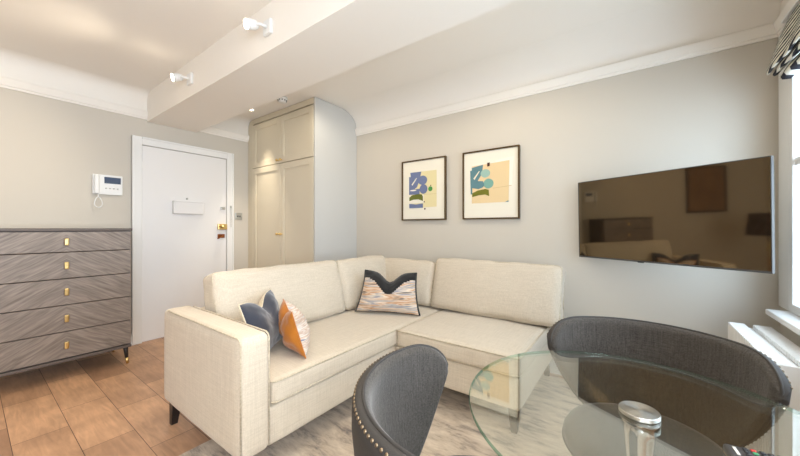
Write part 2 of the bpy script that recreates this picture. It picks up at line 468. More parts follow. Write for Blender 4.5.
# cove and picture-rail cornice: profile in (offset from wall, z)
def cove_poly(rw, rz, z0):
    pts = [(.008, z0)]
    cxo, czo = rw, ZC - rz
    # concave quarter: from wall (0, ZC-rz) to ceiling (rw, ZC)
    n = 14
    for k in range(n + 1):
        a = pi - k * (pi / 2) / n
        pts.append((.008 + cxo + rw * cos(a), czo + rz * sin(a) - .001))
    pts += [(.008 + rw, ZC + .01), (-.01, ZC + .01), (-.01, z0)]
    return pts
def rail_poly():
    return [(0, 2.285), (.012, 2.285), (.014, 2.30), (.022, 2.305), (.026, 2.325), (.034, 2.345), (.036, 2.36), (.022, 2.366), (.018, 2.375), (-.01, 2.378), (-.01, 2.285)]
def along(kind, profs, a, b, name):
    bm = NB()
    for prof in profs:
        if kind == 'back': prism(bm, [(YB - p[0], p[1]) for p in prof], 'x', a, b)
        if kind == 'left': prism(bm, [(XL + p[0], p[1]) for p in prof], 'y', a, b)
        if kind == 'right': prism(bm, [(XR - p[0], p[1]) for p in prof], 'y', a, b)
        if kind == 'front': prism(bm, [(YF + p[0], p[1]) for p in prof], 'x', a, b)
    o = struct(name, bm, M['ceil'])
    for p in o.data.polygons: p.use_smooth = True
    o.data.set_sharp_from_angle(angle=R(25))
    return o
along('back', [cove_poly(.27, .19, 2.37), rail_poly()], -2.699, XR, 'trim_4')
along('left', [cove_poly(.10, .09, 2.37), rail_poly()], YF, 1.11, 'trim_5')
along('left', [cove_poly(.10, .09, 2.37), rail_poly()], 1.58, 2.178, 'trim_6')
along('right', [cove_poly(.05, .05, 2.37), rail_poly()], 1.58, YB, 'trim_7')
along('right', [cove_poly(.05, .05, 2.37), rail_poly()], YF, 1.11, 'trim_8')
along('front', [cove_poly(.10, .09, 2.37), rail_poly()], XL, XR, 'trim_9')

def skirt(name, x0, x1, y0, y1, side):
    bm = NB()
    bx(bm, x0, x1, y0, y1, 0, .10, 0)
    if side == 'b': bx(bm, x0, x1, y0 + .006, y1, .10, .118, .003)
    else: bx(bm, x0 if side == 'l' else x0 + .006, x1 - .006 if side == 'l' else x1, y0, y1, .10, .118, .003)
    struct(name, bm, M['white'])
skirt('baseboard_back', -2.699, XR, YB - .018, YB, 'b')
skirt('baseboard_left', XL, XL + .018, YF, DY0 - .08, 'l')
skirt('baseboard_left_far', XL, XL + .018, DY1 + .08, 2.178, 'l')
skirt('baseboard_right', XR - .018, XR, YF, YB - .018, 'r')
skirt('baseboard_front', XL + .018, XR - .018, YF, YF + .018, 'b')

# door
d = struct('door_1', bx(NB(), XL - .035, XL + .004, DY0 + .004, DY1 - .004, .006, DZ - .004, .003), M['door'])
b = NB()
aw = .08
for (y0, y1, z0, z1) in ((DY0 - aw, DY0, 0, DZ + aw), (DY1, DY1 + aw, 0, DZ + aw), (DY0, DY1, DZ, DZ + aw)):
    bx(b, XL - .0, XL + .022, y0, y1, z0, z1, .004)
    bx(b, XL + .0, XL + .03, (y0 if y0 < DY0 else y0 + (.0 if z1 < DZ + aw + .1 and y0 != DY1 else aw - .02)), (y0 + .02 if y0 < DY0 else y1), (z1 - .02 if z0 == DZ else z0), z1, .004)
struct('trim_10', b, M['white'])
X = XL + .004
bm = NB(); bx(bm, X, X + .022, 1.62, 1.70, 1.156, 1.186, .003)
obj('latch_plate', bx(NB(), X, X + .016, 1.835, 1.885, 1.394, 1.426, .003), M['steel'], d)
lk = obj('rim_lock', bx(NB(), X, X + .035, 1.796, 1.90, 1.15, 1.219, .005), M['brass'], d)
bm = NB(); lathe(bm, [(0, 0), (.018, 0), (.018, .012), (.010, .016), (.010, .03), (.016, .034), (.016, .04), (0, .042)], n=20,
                 M4=Matrix.Translation((X + .035, 1.83, 1.185)) @ Matrix.Rotation(pi / 2, 4, 'Y'))
obj('lock_knob', bm, M['brass'], lk)
hd = NB(); bx(hd, X, X + .01, 1.80, 1.88, 1.05, 1.096, .003, mat=0)
tube(hd, [(X + .01, 1.85, 1.073), (X + .045, 1.85, 1.073), (X + .05, 1.83, 1.070), (X + .05, 1.78, 1.045)], .008, 10)
obj('door_handle', hd, M['oldbrass'], d)
ph = NB(); lathe(ph, [(0, 0), (.011, 0), (.011, .004), (.006, .006), (0, .006)], n=18, M4=Matrix.Translation((X, 1.475, 1.498)) @ Matrix.Rotation(pi / 2, 4, 'Y'))
obj('peephole', ph, M['steel'], d)
bm.free() if False else None
for z in (.25, 1.0, 1.8):
    h = NB(); tube(h, [(XL + .006, DY0 + .0, z - .045), (XL + .006, DY0 + .0, z + .045)], .006, 8); obj('hinge', h, M['white'], d)
# white letter box cover on the door
lb = NB(); bx(lb, X, X + .055, 1.33, 1.625, 1.325, 1.46, .008, 3); bx(lb, X, X + .062, 1.327, 1.629, 1.455, 1.466, .003)
obj('letter_box', lb, M['door'], d)
# door chain hanging on the frame
bm = NB()
for k in range(15):
    c = Vector((XL + .036, 1.945, 1.42 - k * .0165))
    ring = []
    for i in range(8):
        a = 2 * pi * i / 8
        off = Vector((0, .0045 * cos(a), .011 * sin(a))) if k % 2 else Vector((.0045 * cos(a), 0, .011 * sin(a)))
        ring.append(c + off)
    tube(bm, ring, .0014, 5, closed=True)
bx(bm, XL + .03, XL + .036, 1.935, 1.955, 1.415, 1.445, .002)
tag(obj('door_chain', bm, M['steel'], loc=(XL + .03, 1.945, 1.18)), 'thin steel door chain hanging on the white door frame', 'door chain')

# ------------------------------------------------------------------ wall fittings
t = thing('entry_phone', 'white video entry phone with a dark screen on the wall beside the door', 'intercom', (XL, .80, 1.485))
obj('base_unit', bx(NB(), XL, XL + .028, .697, .912, 1.485, 1.672, .006, 3), M['plastic'], t, True)
obj('handset', bx(NB(), XL + .029, XL + .058, .706, .740, 1.488, 1.668, .010, 3), M['plastic'], t, True)
obj('display', bx(NB(), XL + .027, XL + .031, .778, .897, 1.592, 1.652, .001), M['screen'], t, True)
for k in range(4):
    c = NB(); lathe(c, [(0, 0), (.006, 0), (.006, .002), (0, .003)], n=12, M4=Matrix.Translation((XL + .028, .79 + k * .028, 1.545)) @ Matrix.Rotation(pi / 2, 4, 'Y'))
    obj('button', c, M['steel'], t, True)
c = NB(); pts = [(XL + .04, .733, 1.488)]
for k in range(17):
    a = pi / 2 + 2 * pi * k / 16
    pts.append((XL + .035, .735 + .026 * cos(a) * (1 - .35 * sin(a)), 1.412 + .05 * sin(a)))
tube(c, pts, .0045, 8)
obj('cord_loop', c, M['plastic'], t, True)

t = thing('light_switch', 'small steel double switch plate on the wall right of the door', 'light switch', (XL, 2.055, 1.277))
obj('switch_plate', bx(NB(), XL, XL + .008, 2.01, 2.10, 1.277, 1.362, .003), M['steel'], t, True)
for y in (2.042, 2.068):
    obj('switch_lever', bx(NB(), XL + .008, XL + .016, y - .005, y + .005, 1.31, 1.328, .002), M['black'], t, True)

# ------------------------------------------------------------------ wardrobe
WX0, WX1, WY = -4.038, -2.70, 2.18
t = thing('wardrobe', 'tall pale greige built-in wardrobe with four panelled doors and brass knobs', 'wardrobe', ((WX0 + WX1) / 2, 2.49, 0))
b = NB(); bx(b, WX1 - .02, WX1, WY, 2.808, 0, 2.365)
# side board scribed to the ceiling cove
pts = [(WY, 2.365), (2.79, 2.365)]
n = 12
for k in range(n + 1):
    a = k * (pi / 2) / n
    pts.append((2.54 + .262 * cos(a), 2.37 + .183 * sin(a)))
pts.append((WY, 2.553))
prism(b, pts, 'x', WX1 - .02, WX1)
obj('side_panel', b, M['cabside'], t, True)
b = NB(); bx(b, WX0, WX0 + .02, WY + .03, 2.808, 0, 2.36); bx(b, WX0 + .02, WX1 - .02, 2.79, 2.808, 0, 2.36)
bx(b, WX0 + .02, WX1 - .02, WY + .03, 2.79, .0, .10); bx(b, WX0 + .02, WX1 - .02, WY + .03, 2.79, 1.92, 1.94)
bx(b, WX0 + .02, WX1 - .02, WY + .03, 2.5, 2.48, 2.50)
obj('carcass', b, M['cab'], t, True)
b = NB(); bx(b, -3.925, WX1 - .02, WY, WY + .02, 2.492, 2.553)
# left filler with rounded top following the wall cove
prism(b, [(WX0 , .0), (-3.925, 0), (-3.925, 2.553), (WX0 + .10, 2.553), (WX0 + .05, 2.54), (WX0 + .018, 2.50), (WX0 , 2.45)], 'y', WY, WY + .02)
bx(b, -3.925, WX1 - .02, WY + .012, WY + .03, 0, .10)
obj('face_frame', b, M['cab'], t, True)
def panel_door(x0, x1, z0, z1, knobx, knobz):
    st = .07
    b = NB()
    y0, y1 = WY - .002, WY + .02
    bx(b, x0, x0 + st, y0, y1, z0, z1, .0015, 1); bx(b, x1 - st, x1, y0, y1, z0, z1, .0015, 1)
    bx(b, x0 + st, x1 - st, y0, y1, z0, z0 + st, .0015, 1); bx(b, x0 + st, x1 - st, y0, y1, z1 - st, z1, .0015, 1)
    bx(b, x0 + st - .005, x1 - st + .005, y0 + .009, y1 - .004, z0 + st - .005, z1 - st + .005)
    dd = obj('door', b, M['cab'], t, True)
    k = NB()
    lathe(k, [(0, 0), (.010, 0), (.010, .003), (.006, .006), (.006, .014), (.013, .018), (.0165, .026), (.013, .034), (0, .036)], n=20,
          M4=Matrix.Translation((knobx, y0, knobz)) @ Matrix.Rotation(pi / 2, 4, 'X'))
    obj('knob', k, M['brass'], dd, True)
xm = -3.325
for (x0, x1, kx) in ((-3.921, xm - .002, xm - .035), (xm + .002, -2.728, xm + .035)):
    panel_door(x0, x1, .105, 1.924, kx, 1.10)
    panel_door(x0, x1, 1.932, 2.476, kx, 1.965)

# ------------------------------------------------------------------ chest of drawers
CX, CY0, CY1 = -3.51, .07, .857
t = thing('chest_of_drawers', 'grey-brown five-drawer chest with chevron veneer and small brass pulls', 'chest of drawers', (-3.76, (CY0 + CY1) / 2, 0))
b = NB(); bx(b, XL + .03, CX - .022, CY0, CY0 + .02, .165, 1.145); bx(b, XL + .03, CX - .022, CY1 - .02, CY1, .165, 1.145)
bx(b, XL + .03, CX - .022, CY0 + .02, CY1 - .02, .165, .185); bx(b, XL + .03, XL + .045, CY0 + .02, CY1 - .02, .185, 1.145)
bx(b, XL + .045, CX - .022, CY0 + .02, CY1 - .02, 1.13, 1.145)
obj('case', b, M['casewood'], t, True)
obj('top_board', bx(NB(), XL + .025, CX + .004, CY0 - .004, CY1 + .004, 1.146, 1.168, .003), M['casewood'], t, True)
obj('bottom_rail', bx(NB(), CX - .03, CX + .002, CY0, CY1, .142, .164, .004), M['casewood'], t, True)
zs = [1.142, .983, .780, .578, .374, .170]
for i in range(5):
    z1, z0 = zs[i] - .002, zs[i + 1] + .004
    dr = obj('drawer', bx(NB(), CX - .02, CX, CY0 + .004, CY1 - .004, z0, z1, .002), M['veneer'], t, True)
    k = NB(); zc = (z0 + z1) / 2; yc = (CY0 + CY1) / 2
    bx(k, CX, CX + .02, yc - .0075, yc + .0075, zc - .006, zc + .006, .002)
    bx(k, CX + .010, CX + .023, yc - .0125, yc + .0125, zc - .027, zc + .027, .006, 3)
    obj('pull', k, M['brass'], dr, True)
    ins = NB(); bx(ins, CX - .35, CX - .022, CY0 + .03, CY1 - .03, z0 + .01, z1 - .03); obj('drawer_box', ins, M['casewood'], dr, True)
for (x, y, sx, sy) in ((CX - .035, CY1 - .035, 1, 1), (CX - .035, CY0 + .035, 1, -1), (XL + .08, CY1 - .035, -.5, 1), (XL + .08, CY0 + .035, -.5, -1)):
    lg = NB(); tube(lg, [(x, y, .165), (x + .008 * sx, y + .008 * sy, .05)], [.020, .012], 14)
    l = obj('leg', lg, M['dark'], t, True)
    fe = NB(); tube(fe, [(x + .008 * sx, y + .008 * sy, .05), (x + .012 * sx, y + .012 * sy, 0)], [.0125, .0105], 14)
    obj('ferrule', fe, M['brass'], l, True)

# ------------------------------------------------------------------ sofa
def soft_box(bm, x0, x1, y0, y1, z0, z1, r=.03, puff=(0, 0, 0), n=14, wrinkle=0.0, seed=0, mat=0):
    """rounded box with domed faces. puff = dome height on the x, y, z faces"""
    c = Vector(((x0 + x1) / 2, (y0 + y1) / 2, (z0 + z1) / 2)); h = Vector(((x1 - x0) / 2, (y1 - y0) / 2, (z1 - z0) / 2))
    r = min(r, h.x * .98, h.y * .98, h.z * .98)
    tmp = bmesh.new()
    bmesh.ops.create_cube(tmp, size=2)
    bmesh.ops.subdivide_edges(tmp, edges=tmp.edges[:], cuts=n, use_grid_fill=True)
    vmap = {}
    def remap(u, hh):
        # concentrate samples near the edges
        return math.copysign(1 - (1 - abs(u)) ** 1.35, u)
    for v in tmp.verts:
        u = Vector((remap(v.co.x, h.x), remap(v.co.y, h.y), remap(v.co.z, h.z)))
        p = Vector((u.x * h.x, u.y * h.y, u.z * h.z))
        q = Vector((max(-h.x + r, min(h.x - r, p.x)), max(-h.y + r, min(h.y - r, p.y)), max(-h.z + r, min(h.z - r, p.z))))
        dlt = p - q
        if dlt.length > 1e-9: p = q + dlt.normalized() * r
        for ax in range(3):
            if abs(u[ax]) > .999:
                o1, o2 = (ax + 1) % 3, (ax + 2) % 3
                g = (1 - u[o1] ** 2) ** .6 * (1 - u[o2] ** 2) ** .6
                p[ax] += math.copysign(puff[ax] * g, u[ax])
        if wrinkle:
            w = noise.noise(Vector((p.x * 5 + seed, p.y * 5, p.z * 5))) + .5 * noise.noise(Vector((p.x * 14 + seed, p.y * 14, p.z * 14)))
            if dlt.length > 1e-9: p += dlt.normalized() * w * wrinkle
        vmap[v.index] = bm.verts.new(c + p)
    for f in tmp.faces:
        nf = bm.faces.new([vmap[v.index] for v in f.verts]); nf.smooth = True; nf.material_index = mat
    tmp.free()
    return bm

def rect_loop(a0, a1, b0, b1, r, n=5):
    pts = []
    for (ca, cb, s) in ((a1 - r, b1 - r, 0), (a0 + r, b1 - r, 1), (a0 + r, b0 + r, 2), (a1 - r, b0 + r, 3)):
        for k in range(n + 1):
            a = s * pi / 2 + k * (pi / 2) / n
            pts.append((ca + r * cos(a), cb + r * sin(a)))
    # densify straight runs
    out = []
    for i, p in enumerate(pts):
        q = pts[(i + 1) % len(pts)]
        L = math.hypot(q[0] - p[0], q[1] - p[1]); m = max(1, int(L / .06))
        for k in range(m): out.append((p[0] + (q[0] - p[0]) * k / m, p[1] + (q[1] - p[1]) * k / m))
    return out

SX0, SX1 = -2.27, -1.365       # back / front of the long run (runs along y)
SY0 = .70                      # outer face of the arm
SYF, SYB = 1.81, 2.76          # front / back of the short run
SXR = -.50
t = thing('corner_sofa', 'large oatmeal linen corner sofa in an L shape against the wall', 'sofa', (-1.6, 1.9, 0))
sofa = t
b = NB(); soft_box(b, SX0 + .01, SX1, SY0 + .13, SYB - .01, .145, .335, .018, n=10)
obj('base', b, M['sofa'], t, True)
b = NB(); soft_box(b, SX1 - .02, SXR, SYF, SYB - .01, .145, .335, .018, n=10)
obj('base', b, M['sofa'], t, True)
b = NB(); soft_box(b, SX0, SX1, SY0, SY0 + .145, .14, .685, .028, (.004, .004, .006), n=14, wrinkle=.0015)
arm = obj('arm', b, M['sofa'], t, True)
b = NB()
for yy in (SY0 + .006, SY0 + .139):
    tube(b, [(SX1 - .004, yy, .16), (SX1 - .004, yy, .66), (SX1 - .012, yy, .676), (SX1 - .03, yy, .684)] + [(SX1 - .03 - .05 * k, yy, .684) for k in range(1, 17)], .004, 6)
obj('piping', b, M['sofapipe'], arm, True)
b = NB(); soft_box(b, SX0, SX0 + .13, SY0 + .14, SYB, .145, .66, .03, n=12)
obj('back_frame', b, M['sofa'], t, True)
b = NB(); soft_box(b, SX0 + .12, SXR - .0, SYB - .13, SYB, .145, .66, .03, n=12)
obj('back_frame', b, M['sofa'], t, True)

def seat_cushion(x0, x1, y0, y1):
    z0, z1 = .337, .452
    b = NB(); soft_box(b, x0, x1, y0, y1, z0, z1, .024, (.006, .006, .018), n=20, wrinkle=.004, seed=x0 * 7)
    c = obj('seat_cushion', b, M['sofa'], sofa, True)
    p = NB()
    for z in (z0 + .012, z1 - .006):
        tube(p, [(a, bb, z) for a, bb in rect_loop(x0 + .001, x1 - .001, y0 + .001, y1 - .001, .022)], .0048, 6, closed=True)
    obj('piping', p, M['sofapipe'], c, True)
seat_cushion(SX0 + .125, SX1 + .012, SY0 + .15, SYB - .135)
seat_cushion(SX1 + .016, SXR + .005, SYF - .012, SYB - .135)

def back_cushion(w, hgt, thick, M4, seed):
    """local: x across, z up, y thickness; front faces -y"""
    b = NB(); soft_box(b, -w / 2, w / 2, -thick / 2, thick / 2, 0, hgt, .035, (.004, .032, .008), n=18, wrinkle=.010, seed=seed)
    for v in b.verts:      # lower part fatter than the top, corners a little pinched
        k = v.co.z / hgt
        v.co.y *= 1.12 - .22 * k
    b.transform(M4)
    c = obj('back_cushion', b, M['sofa'], sofa, True)
    p = NB()
    for s in (-1, 1):
        yv = s * (thick / 2 - .022)
        tube(p, [M4 @ Vector((a, yv * (1.12 - .22 * bb / hgt), bb)) for a, bb in rect_loop(-w / 2 + .003, w / 2 - .003, .003, hgt - .003, .03)], .0048, 6, closed=True)
    obj('piping', p, M['sofapipe'], c, True)
def cush_mat(x, y, z, rz, lean):
    return Matrix.Translation((x, y, z)) @ Matrix.Rotation(rz, 4, 'Z') @ Matrix.Rotation(lean, 4, 'X')
# long run: fronts face +x  (local -y -> +x : rz = 90 deg)
back_cushion(1.0, .435, .17, cush_mat(-1.995, 1.375, .462, R(90), R(-14)), 1)
back_cushion(.64, .43, .17, cush_mat(-1.995, 2.20, .462, R(90), R(-14)), 5)
back_cushion(.66, .40, .16, cush_mat(-1.775, 2.49, .462, 0, R(-14)), 9)
back_cushion(1.03, .435, .17, cush_mat(-.918, 2.49, .462, 0, R(-13)), 13)
for (x, y, sx, sy) in ((SX0 + .06, SY0 + .05, -1, -1), (SX1 - .06, SY0 + .06, 1, -1), (SX0 + .06, SYB - .06, -1, 1), (SX1 + .02, SYF + .05, -1, -1), (SXR - .05, SYF + .05, 1, -1), (SXR - .05, SYB - .06, 1, 1)):
    lg = NB(); z0 = 0.0092 if x > -1.85 else 0
    for f in (0,):
        r = bmesh.ops.create_cube(lg, size=1)
        for v in r['verts']:
            w = .026 if v.co.z > 0 else .016
            v.co = Vector((x + sx * (.010 if v.co.z < 0 else 0) + math.copysign(w, v.co.x), y + sy * (.010 if v.co.z < 0 else 0) + math.copysign(w, v.co.y), .15 if v.co.z > 0 else z0))
    obj('leg', lg, M['dark'], t, True)

# ------------------------------------------------------------------ scatter cushions
def scatter(name, label, W, Hh, T, loc, rz, lean, roll, chop, mats, front_rule, seed, cat='cushion', n=44, taper=0):
    """pillow with a chopped top; local x across, z up, front = -y"""
    b = NB(); grid = {}
    Rm = Matrix.Rotation(lean, 4, 'X') @ Matrix.Rotation(roll, 4, 'Y')
    def pt(u, v, s):
        ax = W / 2 * u * (1 - .07 * (1 - v * v)) * (1 - taper * (1 + v) / 2); z = Hh / 2 * (1 + v * (1 - .07 * (1 - u * u)))
        th = T / 2 * max(0, (1 - u * u)) ** .55 * max(0, (1 - v * v)) ** .55
        th *= 1 + .25 * noise.noise(Vector((u * 2 + seed, v * 2, s)))
        kk = max(0, (v + 1) / 2)
        dip = chop * math.exp(-(u / .34) ** 2) * kk ** 1.5
        z -= dip
        th *= 1 - .35 * math.exp(-(u / .25) ** 2) * kk
        y = s * th + .004 * noise.noise(Vector((u * 6, v * 6, seed + s)))
        return Vector((ax, y, z))
    us = [sin(pi / 2 * (2 * i / n - 1)) for i in range(n + 1)]
    rim = {}
    for s in (-1, 1):
        for i, u in enumerate(us):
            for j, v in enumerate(us):
                edge = i in (0, n) or j in (0, n)
                if edge and (i, j) in rim: grid[(s, i, j)] = rim[(i, j)]; continue
                p = pt(u, v, s)
                if edge: p.y = 0
                vv = b.verts.new(Rm @ p)
                if edge: rim[(i, j)] = vv
                grid[(s, i, j)] = vv
        for i in range(n):
            for j in range(n):
                q = [grid[(s, i, j)], grid[(s, i + 1, j)], grid[(s, i + 1, j + 1)], grid[(s, i, j + 1)]]
                f = b.faces.new(q if s < 0 else q[::-1]); f.smooth = True
                uc, vc = (us[i] + us[i + 1]) / 2, (us[j] + us[j + 1]) / 2
                f.material_index = front_rule(uc, vc) if s < 0 else len(mats) - 1
    # rest on the lowest point
    lo = min(v.co.z for v in b.verts)
    for v in b.verts: v.co.z -= lo
    o = thing(name, label, cat, loc, rz)
    obj('cushion_cover', b, mats, o)
    p = NB(); loop = []
    idx = [(i, 0) for i in range(n)] + [(n, j) for j in range(n)] + [(i, n) for i in range(n, 0, -1)] + [(0, j) for j in range(n, 0, -1)]
    for (i, j) in idx[::2]:
        q = pt(us[i], us[j], 1); q.y = 0; q = Rm @ q; q.z -= lo; loop.append(q)
    tube(p, loop, .004, 6, closed=True)
    obj('piping', p, mats[-1] if name != 'striped_cushion' else M['blackvelvet'], o)
    return o
ZS = .466
scatter('navy_cushion', 'navy velvet square cushion with beige back leaning in the sofa arm corner', .44, .32, .15,
        (-1.70, 1.065, ZS), R(128), R(-17), 0, .07, [M['navy'], M['beige']], lambda u, v: 0, 2)
scatter('orange_cushion', 'orange satin cushion with a pale striped front standing beside the navy cushion', .36, .265, .17,
        (-1.585, 1.17, ZS), R(153), R(-16), 0, .045, [M['stripe2'], M['orange']], lambda u, v: 0, 7)
def strp(u, v):
    lim = .52 - .55 * math.exp(-(u / .45) ** 2) + .10 * abs(u)
    return 1 if (v > lim or abs(u) > .95) else 0
scatter('striped_cushion', 'black velvet cushion with a pink and grey striped panel in the sofa corner', .53, .345, .18,
        (-1.60, 2.02, ZS), R(33), R(-20), R(3), .085, [M['stripe'], M['blackvelvet'], M['blackvelvet']], strp, 4, taper=.17)

# ------------------------------------------------------------------ pictures
def picture(name, label, x0, x1, z0, z1, shapes):
    t = thing(name, label, 'picture', ((x0 + x1) / 2, YB - .02, z0))
    w = .013; yb, yf = YB - .004, YB - .034
    b = NB()
    bx(b, x0, x0 + w, yf, yb, z0, z1, .0015, 1); bx(b, x1 - w, x1, yf, yb, z0, z1, .0015, 1)
    bx(b, x0 + w, x1 - w, yf, yb, z0, z0 + w, .0015, 1); bx(b, x0 + w, x1 - w, yf, yb, z1 - w, z1, .0015, 1)
    obj('frame', b, M['frame'], t, True)
    obj('mount', bx(NB(), x0 + w, x1 - w, YB - .02, yb, z0 + w, z1 - w), M['mat'], t, True)
    art = NB(); mats = []; names = {}
    for k, (col, poly) in enumerate(shapes):
        if col not in names:
            names[col] = len(mats); mats.append(plain('print_ink_%s_%d' % (name, len(mats)), srgb(*col), .8))
        a = YB - .0202 - .0004 * k
        prism(art, [(x0 + (x1 - x0) * u, z0 + (z1 - z0) * v) for u, v in poly], 'y', a, a - .0004, mat=names[col])
    obj('print', art, mats, t, True)
    return t
def circ(cx, cy, rx, ry=None, a0=0, a1=360, n=28):
    ry = ry or rx
    return [(cx + rx * cos(R(a0 + (a1 - a0) * k / n)), cy + ry * sin(R(a0 + (a1 - a0) * k / n))) for k in range(n + (0 if a1 - a0 == 360 else 1))]
cream, blue, olive, green, ink = (232, 219, 170), (112, 124, 160), (106, 112, 42), (78, 150, 78), (80, 40, 30)
S1 = [(cream, [(.21, .205), (.80, .215), (.80, .80), (.21, .80)]),
      ((214, 198, 150), [(.42, .418), (.80, .418), (.80, .424), (.42, .424)]),
      (blue, [(.20, .80), (.46, .80), (.42, .66), (.36, .55), (.30, .52), (.42, .52), (.42, .43), (.17, .43), (.17, .73), (.21, .73)]),
      ((232, 226, 206), [(.23, .60), (.34, .70), (.36, .70), (.25, .58)]),
      ((240, 234, 218), circ(.27, .50, .075, .012)),
      (blue, circ(.49, .655, .105, .075)),
      (blue, circ(.51, .51, .09, .078)),
      (green, circ(.665, .505, .047, .04)),
      (ink, circ(.675, .558, .011, .010)),
      ((240, 234, 218), [(.17, .28), (.52, .28), (.52, .42), (.17, .42)]),
      (olive, [(.18, .325), (.18, .385), (.25, .42), (.38, .435), (.47, .425), (.50, .39), (.50, .315), (.40, .345), (.28, .345)]),
      (blue, [(.18, .205), (.50, .205), (.50, .275), (.34, .262), (.18, .28)]),
      (ink, circ(.53, .30, .014, .012)), (ink, circ(.545, .185, .018, .014))]
picture('framed_print', 'bronze-framed abstract print with blue shapes and green dot, left of the pair on wall', -2.005, -1.475, 1.25, 1.88, S1)
peach, teal, pale = (232, 206, 160), (96, 134, 142), (160, 192, 180)
S2 = [((246, 240, 226), [(.60, .42), (.875, .45), (.90, .86), (.60, .83)]),
      (peach, [(.17, .235), (.82, .235), (.835, .81), (.17, .78)]),
      ((210, 184, 140), [(.55, .435), (.87, .455), (.87, .462), (.55, .442)]),
      (teal, [(.17, .76), (.38, .79), (.36, .66), (.28, .56), (.38, .55), (.40, .48), (.30, .44), (.18, .46), (.18, .37), (.15, .37), (.14, .72), (.17, .72)]),
      ((236, 226, 200), [(.20, .60), (.30, .70), (.32, .70), (.22, .58)]),
      (pale, circ(.42, .66, .085, .06)),
      ((126, 172, 160), circ(.475, .51, .09, .07)),
      (teal, circ(.33, .50, .07, .05)),
      ((116, 116, 30), [(.18, .33), (.18, .385), (.28, .42), (.42, .435), (.48, .42), (.49, .33), (.42, .355), (.30, .35)]),
      ((70, 32, 22), [(.455, .755), (.50, .757), (.50, .81), (.455, .808)]),
      (teal, [(.76, .235), (.82, .235), (.82, .255)])]
picture('framed_print', 'bronze-framed abstract print with teal shapes on peach, right of the pair on wall', -1.295, -.772, 1.25, 1.88, S2)

# ------------------------------------------------------------------ television on a swivel bracket
tvx, tvy = -.323, 2.735
ang = math.atan2(2.293 - 2.735, .545 + .323) - R(2.3)
TW, Z0, Z1 = .986, .953, 1.512
t = thing('television', 'flat black wall television swivelled out from the wall on a bracket', 'television', (tvx, tvy, Z0), ang)
tilt = Matrix.Translation((0, 0, 0)) @ Matrix.Rotation(R(1.4), 4, 'X')
hh = Z1 - Z0
b = NB(); bw = .004
bx(b, 0, bw, 0, .03, 0, hh, .001, 1); bx(b, TW - bw, TW, 0, .03, 0, hh, .001, 1)
bx(b, bw, TW - bw, 0, .03, hh - bw, hh, .001, 1); bx(b, bw, TW - bw, 0, .03, 0, .010, .001, 1)
b.transform(tilt)
obj('bezel', b, M['bezel'], t)
b = NB(); bx(b, bw, TW - bw, .002, .028, .010, hh - bw); b.transform(tilt); obj('screen', b, M['tv'], t)
b = NB(); bx(b, .01, TW - .01, .0285, .04, .01, hh - .01, .004); bx(b, .25, TW - .02, .04, .065, .04, hh - .2, .01); b.transform(tilt); obj('housing', b, M['black'], t)
b = NB(); bx(b, TW * .41, TW * .41 + .035, -.002, .002, -.004, .004, .0005, 1); b.transform(tilt); obj('logo_lip', b, M['black'], t)
b = NB(); bx(b, -.06 + .38, .06 + .38, YB - .014, YB, 1.13, 1.33, .002)
br = thing('swivel_bracket', 'black swivel bracket arm holding the television to the wall', 'bracket', (.20, YB, 1.13))
b.transform(Matrix.Translation((-.18, 0, 0)))
obj('wall_plate', b, M['black'], br, True)
b = NB(); c = Vector((tvx, tvy, 0)); dx = Vector((cos(ang), sin(ang), 0)); nx = Vector((-sin(ang), cos(ang), 0))
p2 = c + dx * .52 + nx * .075 + Vector((0, 0, 1.23))
tube(b, [(.20, YB - .014, 1.23), (.26, 2.70, 1.23), p2], .014, 10)
obj('arm', b, M['black'], br, True)
b = NB(); bx(b, .42, .62, .062, .076, .16, .38, .002); b.transform(Matrix.Translation(c + Vector((0, 0, Z0))) @ Matrix.Rotation(ang, 4, 'Z') @ tilt)
obj('mount_plate', b, M['black'], br, True)

# ------------------------------------------------------------------ radiator
t = thing('radiator', 'white double panel radiator with slatted top under the window', 'radiator', (.52, 2.22, 0))
ry0, ry1, rz0, rz1 = 1.885, 2.555, .10, .64
def panel_rad(x0, x1):
    b = NB(); n = 24; p = (ry1 - ry0) / n
    bx(b, x0 + .004, x1 - .004, ry0 + .004, ry1 - .004, rz0 + .01, rz1 - .03)
    for i in range(n):
        y = ry0 + p * (i + .5)
        bx(b, x0, x1, y - p * .33, y + p * .33, rz0, rz1, .004, 2)
    return b
for (x0, x1) in ((.438, .505), (.535, .605)):
    c = obj('panel', panel_rad(x0, x1), M['rad'], t, True)
b = NB(); bx(b, .448, .60, ry0 - .006, ry0, rz0 + .01, rz1 - .003, .002); obj('end_cover', b, M['rad'], t, True)
b = NB(); bx(b, .507, .533, ry0, ry1, .30, .62, .002)
obj('convector', b, M['rad'], t, True)
b = NB()
tube(b, [(.62, ry0 + .03, .56), (.62, ry0 - .035, .56)], .009, 10)
tube(b, [(.62, ry0 - .03, 0), (.62, ry0 - .03, .555)], .009, 10)
obj('pipe', b, M['rad'], t, True)
b = NB(); lathe(b, [(0, .556), (.016, .556), (.02, .57), (.02, .602), (.014, .612), (0, .613)], .62, ry0 - .03, 20); obj('valve_knob', b, M['plastic'], t, True)
for y in (2.05, 2.40):
    b = NB(); bx(b, .604, XR, y - .015, y + .015, .25, .5, .002); obj('wall_hook', b, M['rad'], t, True)

